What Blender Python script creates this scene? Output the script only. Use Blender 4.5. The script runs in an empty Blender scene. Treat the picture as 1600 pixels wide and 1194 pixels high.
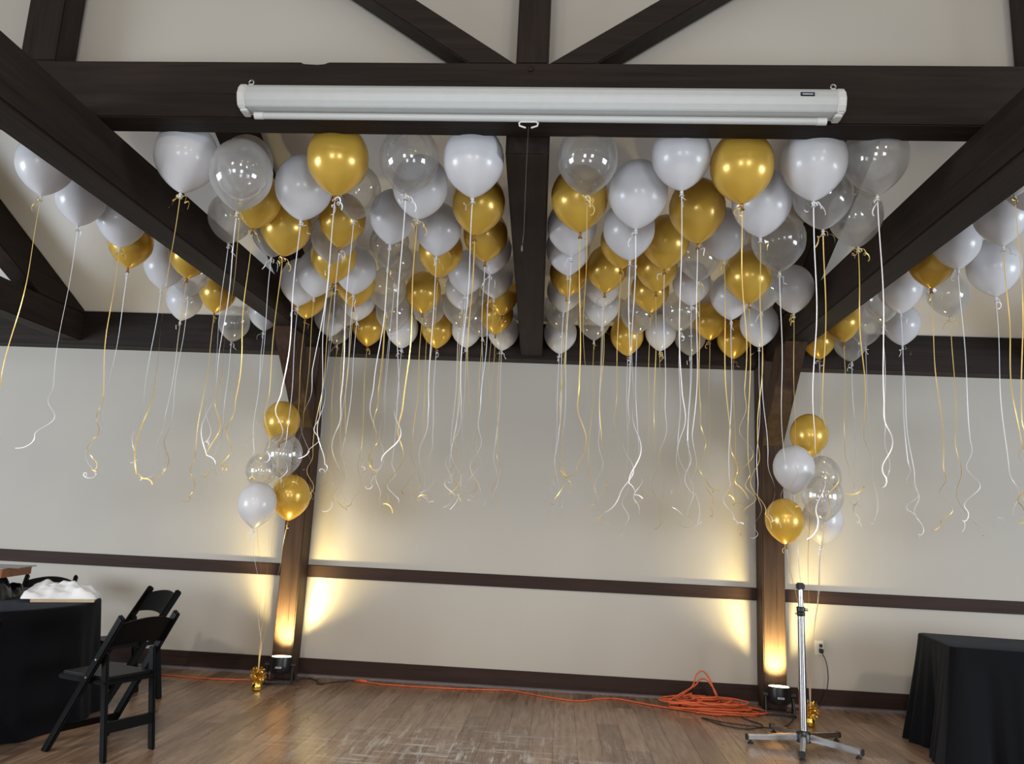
import bpy, bmesh, math, random
from mathutils import Vector, Matrix
random.seed(7)
PI = math.pi
scene = bpy.context.scene
C = scene.collection

# ------------------------------------------------------------------ camera
YAW, PITCH, ROLL, FPX = math.radians(4.03), math.radians(10.58), math.radians(2.709), 1202.0
fw = Vector((-math.sin(YAW)*math.cos(PITCH), math.cos(YAW)*math.cos(PITCH), math.sin(PITCH)))
r0 = Vector((math.cos(YAW), math.sin(YAW), 0)); u0 = r0.cross(fw)
rt = r0*math.cos(ROLL) + u0*math.sin(ROLL); up = -r0*math.sin(ROLL) + u0*math.cos(ROLL)
cam = bpy.data.objects.new('camera', bpy.data.cameras.new('camera'))
cam.data.sensor_fit = 'HORIZONTAL'; cam.data.sensor_width = 36.0
cam.data.lens = FPX/1600.0*36.0; cam.data.clip_start = 0.05
cam.matrix_world = Matrix(((rt.x, up.x, -fw.x, 0), (rt.y, up.y, -fw.y, 0), (rt.z, up.z, -fw.z, 1.42), (0, 0, 0, 1)))
C.objects.link(cam); scene.camera = cam

# ------------------------------------------------------------------ light
w = bpy.data.worlds.new('hall'); scene.world = w; w.use_nodes = True
bg = w.node_tree.nodes['Background']; bg.inputs[0].default_value = (1.0, 0.975, 0.95, 1); bg.inputs[1].default_value = 0.30
def area(name, loc, target, sx, sy, power, col):
    l = bpy.data.lights.new(name, 'AREA'); l.shape = 'RECTANGLE'; l.size = sx; l.size_y = sy; l.energy = power; l.color = col
    o = bpy.data.objects.new(name, l); C.objects.link(o); o.location = loc
    o.rotation_euler = (Vector(target)-Vector(loc)).to_track_quat('-Z', 'Y').to_euler(); return o
area('window_light_right', (9.0, 0.3, 1.3), (0.5, 5.6, 3.1), 3.2, 2.2, 440, (0.82, 0.91, 1.0))
area('window_light_left', (-9.0, 0.3, 1.3), (-1.0, 5.6, 3.1), 3.2, 2.2, 440, (0.82, 0.91, 1.0))
area('window_light_rear', (-1.9, -5.8, 1.6), (-0.2, 6.0, 2.4), 1.5, 1.8, 135, (0.88, 0.94, 1.0))
area('window_light_rear', (2.8, -5.8, 1.6), (0.3, 6.0, 2.4), 1.5, 1.8, 135, (0.88, 0.94, 1.0))
for lx in (-3.3, -1.1, 1.1, 3.3):          # unseen fill spots added to brighten the floor and lower wall
    l = bpy.data.lights.new('floor_fill_spot', 'SPOT'); l.energy = 260; l.color = (1.0, 0.84, 0.66); l.spot_size = math.radians(56); l.spot_blend = 1.0; l.shadow_soft_size = 0.12
    o = bpy.data.objects.new('floor_fill_spot', l); C.objects.link(o); o.location = (lx, 1.2, 3.3)
    o.rotation_euler = Vector((0, 4.4, -3.3)).to_track_quat('-Z', 'Y').to_euler()
for lx in (-2.4, 0.2, 2.6):
    area('hall_lamp', (lx, -1.4, 4.3), (lx*0.6, 4.0, 1.5), 0.35, 0.35, 16, (1.0, 0.82, 0.60))
scene.view_settings.view_transform = 'Standard'; scene.view_settings.look = 'None'
scene.view_settings.exposure = 0.0; scene.view_settings.gamma = 1.0; scene.view_settings.use_curve_mapping = False
scene.cycles.transparent_max_bounces = 24; scene.cycles.max_bounces = 8
scene.cycles.caustics_reflective = False; scene.cycles.caustics_refractive = False
scene.cycles.sample_clamp_indirect = 4.0

# ------------------------------------------------------------------ materials
def mat(name):
    m = bpy.data.materials.new(name); m.use_nodes = True
    nt = m.node_tree; b = nt.nodes['Principled BSDF']; return m, nt, b
def N(nt, t, **kw):
    n = nt.nodes.new(t)
    for k, v in kw.items(): setattr(n, k, v)
    return n
def ramp(nt, fac, stops):
    r = N(nt, 'ShaderNodeValToRGB'); nt.links.new(fac, r.inputs[0])
    e = r.color_ramp.elements
    while len(e) < len(stops): e.new(0.5)
    for i, (p, c) in enumerate(stops): e[i].position = p; e[i].color = (*c, 1)
    return r.outputs[0]
def noise(nt, scale, detail=4, vec=None, mscale=None, rough=0.5, coord='Object'):
    n = N(nt, 'ShaderNodeTexNoise'); n.inputs['Scale'].default_value = scale; n.inputs['Detail'].default_value = detail; n.inputs['Roughness'].default_value = rough
    if vec is None:
        if coord == 'World': vec = N(nt, 'ShaderNodeNewGeometry').outputs['Position']
        else: vec = N(nt, 'ShaderNodeTexCoord').outputs[coord]
    if mscale:
        mp = N(nt, 'ShaderNodeMapping'); mp.inputs['Scale'].default_value = mscale; nt.links.new(vec, mp.inputs[0]); vec = mp.outputs[0]
    nt.links.new(vec, n.inputs['Vector']); return n.outputs['Fac']
def bump(nt, b, h, strength=0.2, dist=0.01):
    n = N(nt, 'ShaderNodeBump'); n.inputs['Strength'].default_value = strength; n.inputs['Distance'].default_value = dist
    nt.links.new(h, n.inputs['Height']); nt.links.new(n.outputs[0], b.inputs['Normal'])
def simple(name, col, rough=0.5, metal=0.0, var=0.08, scale=20, bmp=0.0, coat=0.0, spec=0.5):
    m, nt, b = mat(name)
    f = noise(nt, scale, 3)
    c0 = tuple(max(0, x*(1-var)) for x in col); c1 = tuple(min(1, x*(1+var)) for x in col)
    nt.links.new(ramp(nt, f, [(0.3, c0), (0.7, c1)]), b.inputs['Base Color'])
    b.inputs['Roughness'].default_value = rough; b.inputs['Metallic'].default_value = metal
    b.inputs['Coat Weight'].default_value = coat; b.inputs['Specular IOR Level'].default_value = spec
    if bmp: bump(nt, b, f, bmp)
    return m
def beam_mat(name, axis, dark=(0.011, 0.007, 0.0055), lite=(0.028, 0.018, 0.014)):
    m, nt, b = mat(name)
    s = [9.0, 9.0, 9.0]; s[axis] = 0.55
    f = noise(nt, 2.2, 8, mscale=s, rough=0.65, coord='World')
    s2 = [26.0, 26.0, 26.0]; s2[axis] = 0.8
    g = noise(nt, 2.0, 6, mscale=s2, rough=0.6, coord='World')
    k = noise(nt, 1.3, 2, coord='World')
    c = ramp(nt, f, [(0.28, dark), (0.72, lite)])
    crack = ramp(nt, g, [(0.30, (0.25, 0.25, 0.25)), (0.40, (1, 1, 1))])
    mx = N(nt, 'ShaderNodeMix', data_type='RGBA', blend_type='MULTIPLY'); mx.inputs[0].default_value = 0.8
    nt.links.new(c, mx.inputs[6]); nt.links.new(crack, mx.inputs[7])
    mx2 = N(nt, 'ShaderNodeMix', data_type='RGBA', blend_type='MULTIPLY'); mx2.inputs[0].default_value = 0.5
    nt.links.new(mx.outputs[2], mx2.inputs[6]); nt.links.new(ramp(nt, k, [(0.35, (0.75, 0.75, 0.75)), (0.65, (1.15, 1.12, 1.1))]), mx2.inputs[7])
    nt.links.new(mx2.outputs[2], b.inputs['Base Color'])
    b.inputs['Roughness'].default_value = 0.62; b.inputs['Specular IOR Level'].default_value = 0.22
    bump(nt, b, g, 0.35, 0.006); return m
def plaster(name, col):
    m, nt, b = mat(name)
    f = noise(nt, 0.9, 3, coord='World'); g = noise(nt, 90, 3, coord='World')
    nt.links.new(ramp(nt, f, [(0.3, tuple(x*0.96 for x in col)), (0.7, tuple(min(1, x*1.03) for x in col))]), b.inputs['Base Color'])
    b.inputs['Roughness'].default_value = 0.6; b.inputs['Specular IOR Level'].default_value = 0.3
    bump(nt, b, g, 0.06, 0.003); return m
M = {}
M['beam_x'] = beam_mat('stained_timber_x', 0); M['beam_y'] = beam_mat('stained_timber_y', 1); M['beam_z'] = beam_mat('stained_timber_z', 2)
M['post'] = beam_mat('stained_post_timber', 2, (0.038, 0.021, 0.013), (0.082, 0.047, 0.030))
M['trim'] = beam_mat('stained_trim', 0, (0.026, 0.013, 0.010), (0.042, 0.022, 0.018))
M['wall'] = plaster('cream_plaster', (0.49, 0.456, 0.405)); M['ceiling'] = plaster('cream_ceiling_plaster', (0.86, 0.845, 0.825))
M['shoe'] = simple('grey_shoe_moulding', (0.16, 0.14, 0.15), 0.3)
M['black_cloth'] = simple('black_cloth', (0.004, 0.0045, 0.0065), 0.8, var=0.15, scale=300, bmp=0.15, spec=0.10)
b_ = M['black_cloth'].node_tree.nodes['Principled BSDF']; b_.inputs['Sheen Weight'].default_value = 0.06; b_.inputs['Sheen Roughness'].default_value = 0.4; b_.inputs['Sheen Tint'].default_value = (0.7, 0.8, 1, 1)
M['black_resin'] = simple('black_resin', (0.003, 0.003, 0.0033), 0.48, bmp=0.03, spec=0.14)
M['black_vinyl'] = simple('black_vinyl_seat', (0.006, 0.006, 0.007), 0.45, scale=120, bmp=0.12, spec=0.25)
M['black_metal'] = simple('black_painted_metal', (0.010, 0.010, 0.011), 0.35)
M['black_rubber'] = simple('black_rubber', (0.012, 0.012, 0.012), 0.6)
M['chrome'] = simple('brushed_chrome', (0.55, 0.55, 0.57), 0.22, 1.0, var=0.03)
M['steel'] = simple('zinc_steel', (0.5, 0.5, 0.5), 0.35, 1.0)
M['screen_white'] = simple('white_painted_aluminium', (0.56, 0.58, 0.575), 0.35, var=0.02)
M['plastic_white'] = simple('white_plastic', (0.70, 0.70, 0.68), 0.4, var=0.02)
M['ivory'] = simple('ivory_plastic', (0.70, 0.68, 0.60), 0.4, var=0.02)
M['orange'] = simple('orange_cord', (0.62, 0.115, 0.035), 0.5)
M['logo_dark'] = simple('dark_blue_badge', (0.01, 0.013, 0.03), 0.4); M['logo_lite'] = simple('pale_badge_print', (0.5, 0.52, 0.58), 0.5)
M['white_bag'] = simple('white_paper_bag', (0.80, 0.82, 0.86), 0.5, scale=9, var=0.05, bmp=0.3)
M['card'] = simple('tan_cardboard', (0.55, 0.42, 0.27), 0.7)
M['paper'] = simple('white_paper', (0.78, 0.78, 0.80), 0.7)
M['orange_wood'] = simple('orange_stained_wood', (0.22, 0.065, 0.012), 0.4, scale=12, var=0.3)
M['bin_bag'] = simple('black_plastic_film', (0.010, 0.011, 0.014), 0.22, scale=28, bmp=0.9)
M['foil'] = simple('gold_foil', (0.85, 0.55, 0.10), 0.18, 1.0, scale=40, bmp=0.5)
M['ribbon_gold'] = simple('gold_ribbon', (0.80, 0.58, 0.20), 0.3, 0.35, var=0.05)
M['ribbon_white'] = simple('silver_white_ribbon', (0.84, 0.84, 0.88), 0.3, 0.1, var=0.03)
def emis(name, col, s):
    m, nt, b = mat(name); b.inputs['Base Color'].default_value = (*col, 1); b.inputs['Emission Color'].default_value = (*col, 1); b.inputs['Emission Strength'].default_value = s; return m
M['led'] = emis('warm_led_lens', (1.0, 0.80, 0.42), 9.0)

def floor_mat(name, planks):
    m, nt, b = mat(name)
    pos = N(nt, 'ShaderNodeNewGeometry').outputs['Position']
    g = noise(nt, 2.0, 8, vec=pos, mscale=(17, 1.3, 1), rough=0.62)
    big = noise(nt, 1.1, 3, vec=pos, mscale=(2.0, 0.8, 1))
    grain = ramp(nt, g, [(0.28, (0.175, 0.108, 0.070)), (0.5, (0.30, 0.208, 0.150)), (0.74, (0.44, 0.335, 0.260))])
    if planks:
        rnd = N(nt, 'ShaderNodeObjectInfo').outputs['Random']
        tone = ramp(nt, rnd, [(0.0, (0.66, 0.62, 0.59)), (0.5, (0.92, 0.90, 0.88)), (1.0, (1.18, 1.17, 1.15))])
    else:
        br = N(nt, 'ShaderNodeTexBrick'); br.offset = 0.37
        mp = N(nt, 'ShaderNodeMapping'); mp.inputs['Rotation'].default_value = (0, 0, PI/2); nt.links.new(pos, mp.inputs[0]); nt.links.new(mp.outputs[0], br.inputs[0])
        br.inputs['Scale'].default_value = 1; br.inputs['Brick Width'].default_value = 1.22; br.inputs['Row Height'].default_value = 0.16; br.inputs['Mortar Size'].default_value = 0.0015
        br.inputs['Color1'].default_value = (0.7, 0.68, 0.66, 1); br.inputs['Color2'].default_value = (1.1, 1.08, 1.05, 1); br.inputs['Mortar'].default_value = (0.2, 0.2, 0.2, 1)
        tone = br.outputs[0]
    mx = N(nt, 'ShaderNodeMix', data_type='RGBA', blend_type='MULTIPLY'); mx.inputs[0].default_value = 1.0
    nt.links.new(grain, mx.inputs[6]); nt.links.new(tone, mx.inputs[7])
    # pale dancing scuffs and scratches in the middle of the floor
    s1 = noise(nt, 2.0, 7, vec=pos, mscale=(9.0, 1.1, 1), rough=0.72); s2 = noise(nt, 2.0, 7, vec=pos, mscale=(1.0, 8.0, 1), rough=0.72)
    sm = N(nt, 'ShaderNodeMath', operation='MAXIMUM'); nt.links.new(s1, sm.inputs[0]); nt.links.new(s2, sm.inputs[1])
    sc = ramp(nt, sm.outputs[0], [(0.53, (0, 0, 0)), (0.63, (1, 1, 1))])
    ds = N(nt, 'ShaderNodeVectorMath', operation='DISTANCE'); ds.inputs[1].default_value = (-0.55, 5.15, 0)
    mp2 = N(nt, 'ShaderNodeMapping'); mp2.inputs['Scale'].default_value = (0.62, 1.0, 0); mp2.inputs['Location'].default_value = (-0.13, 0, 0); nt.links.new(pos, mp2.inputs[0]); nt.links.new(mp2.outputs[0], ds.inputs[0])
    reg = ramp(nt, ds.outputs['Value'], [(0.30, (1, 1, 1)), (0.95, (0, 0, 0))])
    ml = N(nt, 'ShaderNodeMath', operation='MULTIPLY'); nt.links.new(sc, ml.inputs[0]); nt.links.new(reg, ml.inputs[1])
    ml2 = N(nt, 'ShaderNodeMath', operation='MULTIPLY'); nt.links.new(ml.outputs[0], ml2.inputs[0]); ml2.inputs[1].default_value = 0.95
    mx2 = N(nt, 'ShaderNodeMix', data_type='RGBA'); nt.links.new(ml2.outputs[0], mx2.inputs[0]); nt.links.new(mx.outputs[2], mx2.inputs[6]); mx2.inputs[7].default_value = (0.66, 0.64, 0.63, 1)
    nt.links.new(mx2.outputs[2], b.inputs['Base Color'])
    rr = ramp(nt, big, [(0.3, (0.20, 0.20, 0.20)), (0.7, (0.34, 0.34, 0.34))]); nt.links.new(rr, b.inputs['Roughness'])
    b.inputs['Specular IOR Level'].default_value = 0.45
    bump(nt, b, g, 0.10, 0.003); return m
M['floor'] = floor_mat('wood_floor', False); M['plank'] = floor_mat('wood_plank', True)

def latex(name, col, metal, rough, trans):
    m, nt, b = mat(name)
    out = nt.nodes['Material Output']
    f = noise(nt, 3.0, 2)
    nt.links.new(ramp(nt, f, [(0.3, tuple(x*0.96 for x in col)), (0.7, tuple(min(1, x*1.02) for x in col))]), b.inputs['Base Color'])
    b.inputs['Metallic'].default_value = metal; b.inputs['Roughness'].default_value = rough
    b.inputs['Coat Weight'].default_value = 0.35; b.inputs['Coat Roughness'].default_value = 0.12
    t = N(nt, 'ShaderNodeBsdfTranslucent'); t.inputs[0].default_value = (*col, 1)
    mx = N(nt, 'ShaderNodeMixShader'); mx.inputs[0].default_value = trans
    nt.links.new(b.outputs[0], mx.inputs[1]); nt.links.new(t.outputs[0], mx.inputs[2]); nt.links.new(mx.outputs[0], out.inputs[0]); return m
M['W'] = latex('pearl_white_latex', (0.82, 0.82, 0.85), 0.0, 0.33, 0.25)
M['G'] = latex('pearl_gold_latex', (0.82, 0.52, 0.085), 0.28, 0.27, 0.18)
def clear(name, haze):
    m, nt, b = mat(name); out = nt.nodes['Material Output']; nt.nodes.remove(b)
    tr = N(nt, 'ShaderNodeBsdfTransparent'); tr.inputs[0].default_value = (0.985, 0.985, 0.985, 1)
    gl = N(nt, 'ShaderNodeBsdfGlossy'); gl.inputs['Roughness'].default_value = 0.10
    df = N(nt, 'ShaderNodeBsdfTranslucent'); df.inputs[0].default_value = (0.95, 0.95, 0.95, 1)
    d2 = N(nt, 'ShaderNodeBsdfDiffuse'); d2.inputs[0].default_value = (0.95, 0.95, 0.95, 1)
    lw = N(nt, 'ShaderNodeLayerWeight'); lw.inputs[0].default_value = 0.35
    f = noise(nt, 2.5, 2)
    hz = N(nt, 'ShaderNodeMapRange'); nt.links.new(lw.outputs['Facing'], hz.inputs[0]); hz.inputs[3].default_value = haze; hz.inputs[4].default_value = haze+0.22
    gz = N(nt, 'ShaderNodeMapRange'); nt.links.new(lw.outputs['Fresnel'], gz.inputs[0]); gz.inputs[3].default_value = 0.08; gz.inputs[4].default_value = 0.45
    dd = N(nt, 'ShaderNodeMixShader'); nt.links.new(f, dd.inputs[0]); nt.links.new(df.outputs[0], dd.inputs[1]); nt.links.new(d2.outputs[0], dd.inputs[2])
    m1 = N(nt, 'ShaderNodeMixShader'); nt.links.new(hz.outputs[0], m1.inputs[0]); nt.links.new(tr.outputs[0], m1.inputs[1]); nt.links.new(dd.outputs[0], m1.inputs[2])
    m2 = N(nt, 'ShaderNodeMixShader'); nt.links.new(gz.outputs[0], m2.inputs[0]); nt.links.new(m1.outputs[0], m2.inputs[1]); nt.links.new(gl.outputs[0], m2.inputs[2])
    nt.links.new(m2.outputs[0], out.inputs[0]); return m
M['C'] = clear('clear_latex', 0.28); M['F'] = clear('crystal_clear_latex', 0.12)

# ------------------------------------------------------------------ helpers
class MB:
    def __init__(s): s.v = []; s.f = []
    def add(s, vs, fs):
        o = len(s.v); s.v += [tuple(p) for p in vs]; s.f += [tuple(i+o for i in q) for q in fs]; return s
    def box(s, x0, x1, y0, y1, z0, z1, mtx=None):
        vs = [Vector(p) for p in ((x0,y0,z0),(x1,y0,z0),(x1,y1,z0),(x0,y1,z0),(x0,y0,z1),(x1,y0,z1),(x1,y1,z1),(x0,y1,z1))]
        if mtx: vs = [mtx @ p for p in vs]
        return s.add(vs, [(0,3,2,1),(4,5,6,7),(0,1,5,4),(1,2,6,5),(2,3,7,6),(3,0,4,7)])
    def prism(s, poly, axis, a, b):
        """poly: 2-D outline in the two axes other than `axis`, swept from a to b."""
        def P(p, t):
            q = list(p); q.insert(axis, t); return tuple(q)
        n = len(poly); vs = [P(p, a) for p in poly]+[P(p, b) for p in poly]
        fs = [tuple(range(n))[::-1], tuple(range(n, 2*n))]+[(i, (i+1) % n, n+(i+1) % n, n+i) for i in range(n)]
        return s.add(vs, fs)
    def lathe(s, prof, n=24, c=(0, 0, 0), cap=True):
        vs = []; m = len(prof)
        for r, z in prof:
            for i in range(n):
                a = 2*PI*i/n; vs.append((c[0]+r*math.cos(a), c[1]+r*math.sin(a), c[2]+z))
        fs = [(k*n+i, k*n+(i+1) % n, (k+1)*n+(i+1) % n, (k+1)*n+i) for k in range(m-1) for i in range(n)]
        if cap: fs += [tuple(range(n))[::-1], tuple((m-1)*n+i for i in range(n))]
        return s.add(vs, fs)
    def tube(s, pts, r, n=8, close=False):
        pts = [Vector(p) for p in pts]; m = len(pts); vs = []
        ref = Vector((0, 0, 1)); prev = None
        for i, p in enumerate(pts):
            a = pts[i-1] if i else pts[0]; b = pts[i+1] if i < m-1 else pts[-1]
            t = (b-a).normalized() if (b-a).length > 1e-9 else Vector((0, 0, 1))
            if prev is None: x = t.orthogonal().normalized()
            else:
                x = prev-t*prev.dot(t); x = x.normalized() if x.length > 1e-6 else t.orthogonal().normalized()
            prev = x; y = t.cross(x); rr = r[i] if isinstance(r, (list, tuple)) else r
            vs += [p+(x*math.cos(2*PI*k/n)+y*math.sin(2*PI*k/n))*rr for k in range(n)]
        fs = [(i*n+k, i*n+(k+1) % n, (i+1)*n+(k+1) % n, (i+1)*n+k) for i in range(m-1) for k in range(n)]
        fs += [tuple(range(n))[::-1], tuple((m-1)*n+k for k in range(n))]
        return s.add(vs, fs)
    def mesh(s, name, m, smooth=False, bevel=0.0, autosmooth=None):
        me = bpy.data.meshes.new(name); me.from_pydata(s.v, [], s.f); me.validate()
        bm = bmesh.new(); bm.from_mesh(me)
        bmesh.ops.recalc_face_normals(bm, faces=bm.faces)
        if bevel:
            es = [e for e in bm.edges if len(e.link_faces) == 2 and e.calc_face_angle(0) > 0.5]
            bmesh.ops.bevel(bm, geom=es, offset=bevel, segments=2, affect='EDGES', clamp_overlap=True)
        if autosmooth is not None:
            for f in bm.faces: f.smooth = True
            for e in bm.edges:
                if len(e.link_faces) == 2 and e.calc_face_angle(0) > autosmooth: e.smooth = False
        elif smooth:
            for f in bm.faces: f.smooth = True
        bm.to_mesh(me); bm.free(); me.materials.append(m); return me
    def build(s, name, m, parent=None, smooth=False, bevel=0.0, autosmooth=None):
        return link(name, s.mesh(name, m, smooth, bevel, autosmooth), parent)
def link(name, me, parent=None):
    o = bpy.data.objects.new(name, me); C.objects.link(o)
    if parent: o.parent = parent
    return o
def tag(o, label=None, cat=None, group=None, kind=None):
    if label: o['label'] = label
    if cat: o['category'] = cat
    if group: o['group'] = group
    if kind: o['kind'] = kind
    return o
def thing(name, label, cat, loc=(0, 0, 0), rz=0, group=None):
    o = bpy.data.objects.new(name, None); C.objects.link(o); o.empty_display_size = 0.05
    o.location = loc; o.rotation_euler = (0, 0, rz); return tag(o, label, cat, group)
def struct(name, mb, m, label=None, bevel=0.0):
    return tag(mb.build(name, m, None, bevel=bevel), label, None, None, 'structure')
def smoothpath(pts, k=6):
    """Catmull-Rom through pts."""
    P = [Vector(p) for p in pts]; P = [P[0]*2-P[1]]+P+[P[-1]*2-P[-2]]; out = []
    for i in range(1, len(P)-2):
        for j in range(k):
            t = j/k; a, b, c, d = P[i-1], P[i], P[i+1], P[i+2]
            out.append(0.5*((2*b)+(c-a)*t+(2*a-5*b+4*c-d)*t*t+(3*b-a-3*c+d)*t**3))
    out.append(P[-2]); return out

# ------------------------------------------------------------------ the room
YW = 7.225                                   # face of the back wall
XL = (-2.505, -2.325); XR = (1.765, 1.955)   # the two posts
def ceil_z(y): return 3.32+0.45*(7.0-y)
floor = struct('floor', MB().box(-6.5, 6.5, 2.4, 7.4, -0.08, -0.0035), M['floor'], 'brown wood plank floor with pale scuffs')
mesh_cache = {}
PW, PL = 0.16, 1.22
i = 0
x = -4.0
while x < 4.16:
    off = [0.0, 0.43, 0.86, 0.2, 0.65, 1.05][(i*5) % 6]
    y = 3.9-off
    while y < YW-0.03:
        y0 = max(y, 3.9); y1 = min(y+PL, YW-0.005); L = round(y1-y0, 3)
        if L > 0.06:
            if L not in mesh_cache:
                h = PW/2-0.0003; g = 0.0003; c = 0.0009
                mb = MB(); vs = [(-h, g, -0.0035), (h, g, -0.0035), (h, L-g, -0.0035), (-h, L-g, -0.0035), (-h+c, g+c, 0), (h-c, g+c, 0), (h-c, L-g-c, 0), (-h+c, L-g-c, 0)]
                mb.add(vs, [(4, 5, 6, 7), (0, 1, 5, 4), (1, 2, 6, 5), (2, 3, 7, 6), (3, 0, 4, 7)])
                mesh_cache[L] = mb.mesh('plank', M['plank'])
            o = link('plank', mesh_cache[L], floor); o.location = (x+PW/2, y0, 0)
        y += PL
    x += PW; i += 1
struct('wall_back', MB().box(-10, 10, YW, 7.4, 0, 3.3), M['wall'], 'long cream plaster wall behind the posts')
struct('wall_upper', MB().box(-10, 10, 3.445, 3.50, 3.567, 5.6), M['wall'], 'cream plaster wall above the front beam')
cb = MB(); cb.prism([(7.4, ceil_z(7.4)), (3.5, ceil_z(3.5)), (3.5, ceil_z(3.5)+0.1), (7.4, ceil_z(7.4)+0.1)], 0, -10, 10)
struct('ceiling', cb, M['ceiling'], 'sloping cream ceiling above the balloons')
bays = ((-10, XL[0]), (XL[1], XR[0]), (XR[1], 10))
for k, (a, b) in enumerate(bays):
    side = ('left', 'centre', 'right')[k]; where = ('left of the left post', 'between the two posts', 'right of the right post')[k]
    struct('baseboard_'+side, MB().box(a, b, YW-0.022, YW, 0.02, 0.152), M['trim'], 'dark brown baseboard '+where, bevel=0.004)
    sm = MB(); sm.prism([(YW-0.045, 0.0), (YW, 0.0), (YW, 0.020), (YW-0.022, 0.020), (YW-0.038, 0.013)], 0, a, b)
    struct('trim_%d' % (k+4), sm, M['shoe'], 'thin grey shoe moulding at the floor '+where)
    struct('trim_%d' % (k+1), MB().box(a, b, YW-0.028, YW, 0.868, 0.978), M['trim'], 'dark brown chair rail '+where, bevel=0.005)
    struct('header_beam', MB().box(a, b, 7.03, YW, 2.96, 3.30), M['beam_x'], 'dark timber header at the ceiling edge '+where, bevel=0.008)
for (a, b), s in ((XL, 'left'), (XR, 'right')):
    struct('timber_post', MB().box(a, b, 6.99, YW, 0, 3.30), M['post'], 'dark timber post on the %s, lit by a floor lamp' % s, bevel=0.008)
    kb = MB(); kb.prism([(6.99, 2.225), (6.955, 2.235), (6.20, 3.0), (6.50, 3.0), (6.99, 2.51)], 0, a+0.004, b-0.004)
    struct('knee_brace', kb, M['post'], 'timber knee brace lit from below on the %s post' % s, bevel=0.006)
ties = ((-4.92, -4.725, 'far left'), (-2.48, -2.29, 'left'), (1.81, 2.0, 'right'), (4.30, 4.50, 'far right'))
for a, b, s in ties:
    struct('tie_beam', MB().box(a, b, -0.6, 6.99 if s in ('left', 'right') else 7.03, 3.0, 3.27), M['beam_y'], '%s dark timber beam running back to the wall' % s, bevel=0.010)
    rb = MB(); rb.prism([(7.02, 3.275), (6.356, 3.275), (3.52, ceil_z(3.52)-0.335), (3.52, ceil_z(3.52)-0.002), (7.02, ceil_z(7.02)-0.002)], 0, a+0.005, b-0.005)
    struct('rafter', rb, M['beam_y'], 'sloping dark rafter against the ceiling above the %s beam' % s, bevel=0.006)
# centre beam, a little skewed and falling towards the wall
cm = MB(); n0 = [(-0.328, 3.45, 3.185), (-0.116, 3.45, 3.185), (-0.116, 3.45, 3.46), (-0.328, 3.45, 3.46)]; n1 = [(-0.424, 7.03, 2.985), (-0.224, 7.03, 2.985), (-0.224, 7.03, 3.26), (-0.424, 7.03, 3.26)]
cm.add(n0+n1, [(0, 1, 2, 3), (7, 6, 5, 4), (0, 4, 5, 1), (1, 5, 6, 2), (2, 6, 7, 3), (3, 7, 4, 0)])
struct('centre_beam', cm, M['beam_y'], 'dark timber beam dividing the balloons down the middle', bevel=0.008)
# long front beam with a nick in its top edge
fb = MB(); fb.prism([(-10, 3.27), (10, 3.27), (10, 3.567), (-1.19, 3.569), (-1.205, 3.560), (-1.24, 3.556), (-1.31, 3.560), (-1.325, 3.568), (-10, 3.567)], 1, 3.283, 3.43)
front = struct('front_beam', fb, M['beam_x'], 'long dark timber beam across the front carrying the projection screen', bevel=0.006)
pg = MB(); pg.lathe([(0.014, 0), (0.013, 0.006), (0.006, 0.009)], 14); p_ = pg.build('peg', M['beam_z'], front, smooth=True); p_.location = (-0.212, 3.283, 3.535); p_.rotation_euler = (PI/2, 0, 0)
struct('king_post', MB().box(-0.284, -0.134, 3.29, 3.43, 3.569, 5.4), M['beam_z'], 'upright timber standing on the middle of the front beam', bevel=0.006)
dz = 5.4-3.569
for s in (-1, 1):
    x0 = -0.285 if s < 0 else -0.133; sl = 1.467 if s < 0 else 1.514
    sb = MB(); sb.prism([(x0, 3.569), (x0+s*0.222, 3.569), (x0+s*(0.222+dz*sl), 5.4), (x0+s*dz*sl, 5.4)], 1, 3.292, 3.428)
    struct('strut', sb, M['beam_x'], 'slanting timber strut rising %s from the upright' % ('left' if s < 0 else 'right'), bevel=0.006)
for a, b, s in ((-2.75, -2.56, 'left'), (2.06, 2.25, 'right')):
    struct('upper_post', MB().box(a, b, 3.285, 3.43, 3.569, 5.4), M['beam_z'], 'upright timber above the %s end of the front beam' % s, bevel=0.006)

# ------------------------------------------------------------------ projection screen on the front beam
scr = thing('projection_screen', 'white pull-down projection screen case hanging on the front beam', 'screen', (-0.185, 3.19, 3.31))
prof = [(-0.052, -0.028), (-0.036, -0.052), (0.040, -0.056), (0.050, -0.035), (0.050, 0.040), (0.030, 0.056), (-0.034, 0.056), (-0.052, 0.034), (-0.060, 0.002)]
MB().prism(prof, 0, -1.325, 1.325).build('housing', M['screen_white'], scr, bevel=0.003)
for s in (-1, 1):
    pr = [(y*1.06, z*1.08-0.001) for y, z in prof]
    ec = MB().prism(pr, 0, s*1.325, s*1.362).build('end_cap', M['plastic_white'], scr, bevel=0.006)
    MB().box(s*1.335-0.016, s*1.335+0.016, -0.03, 0.03, -0.072, -0.058).build('clip', M['plastic_white'], ec, bevel=0.003)
    hk = MB(); hk.lathe([(0.022, 0.055), (0.014, 0.072), (0.008, 0.078)], 12, (s*1.325, 0.0, 0)); hk.build('hanger', M['plastic_white'], scr, smooth=True)
    ey = MB(); ey.tube([(s*1.325+0.011*math.cos(a), 0.0, 0.088+0.011*math.sin(a)) for a in [2*PI*k/16 for k in range(17)]], 0.004, 6)
    ey.tube([(s*1.325, 0.0, 0.099), (s*1.325, 0.05, 0.104), (s*1.325, 0.094, 0.104)], 0.004, 6); ey.build('eye_hook', M['steel'], scr, smooth=True)
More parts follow.
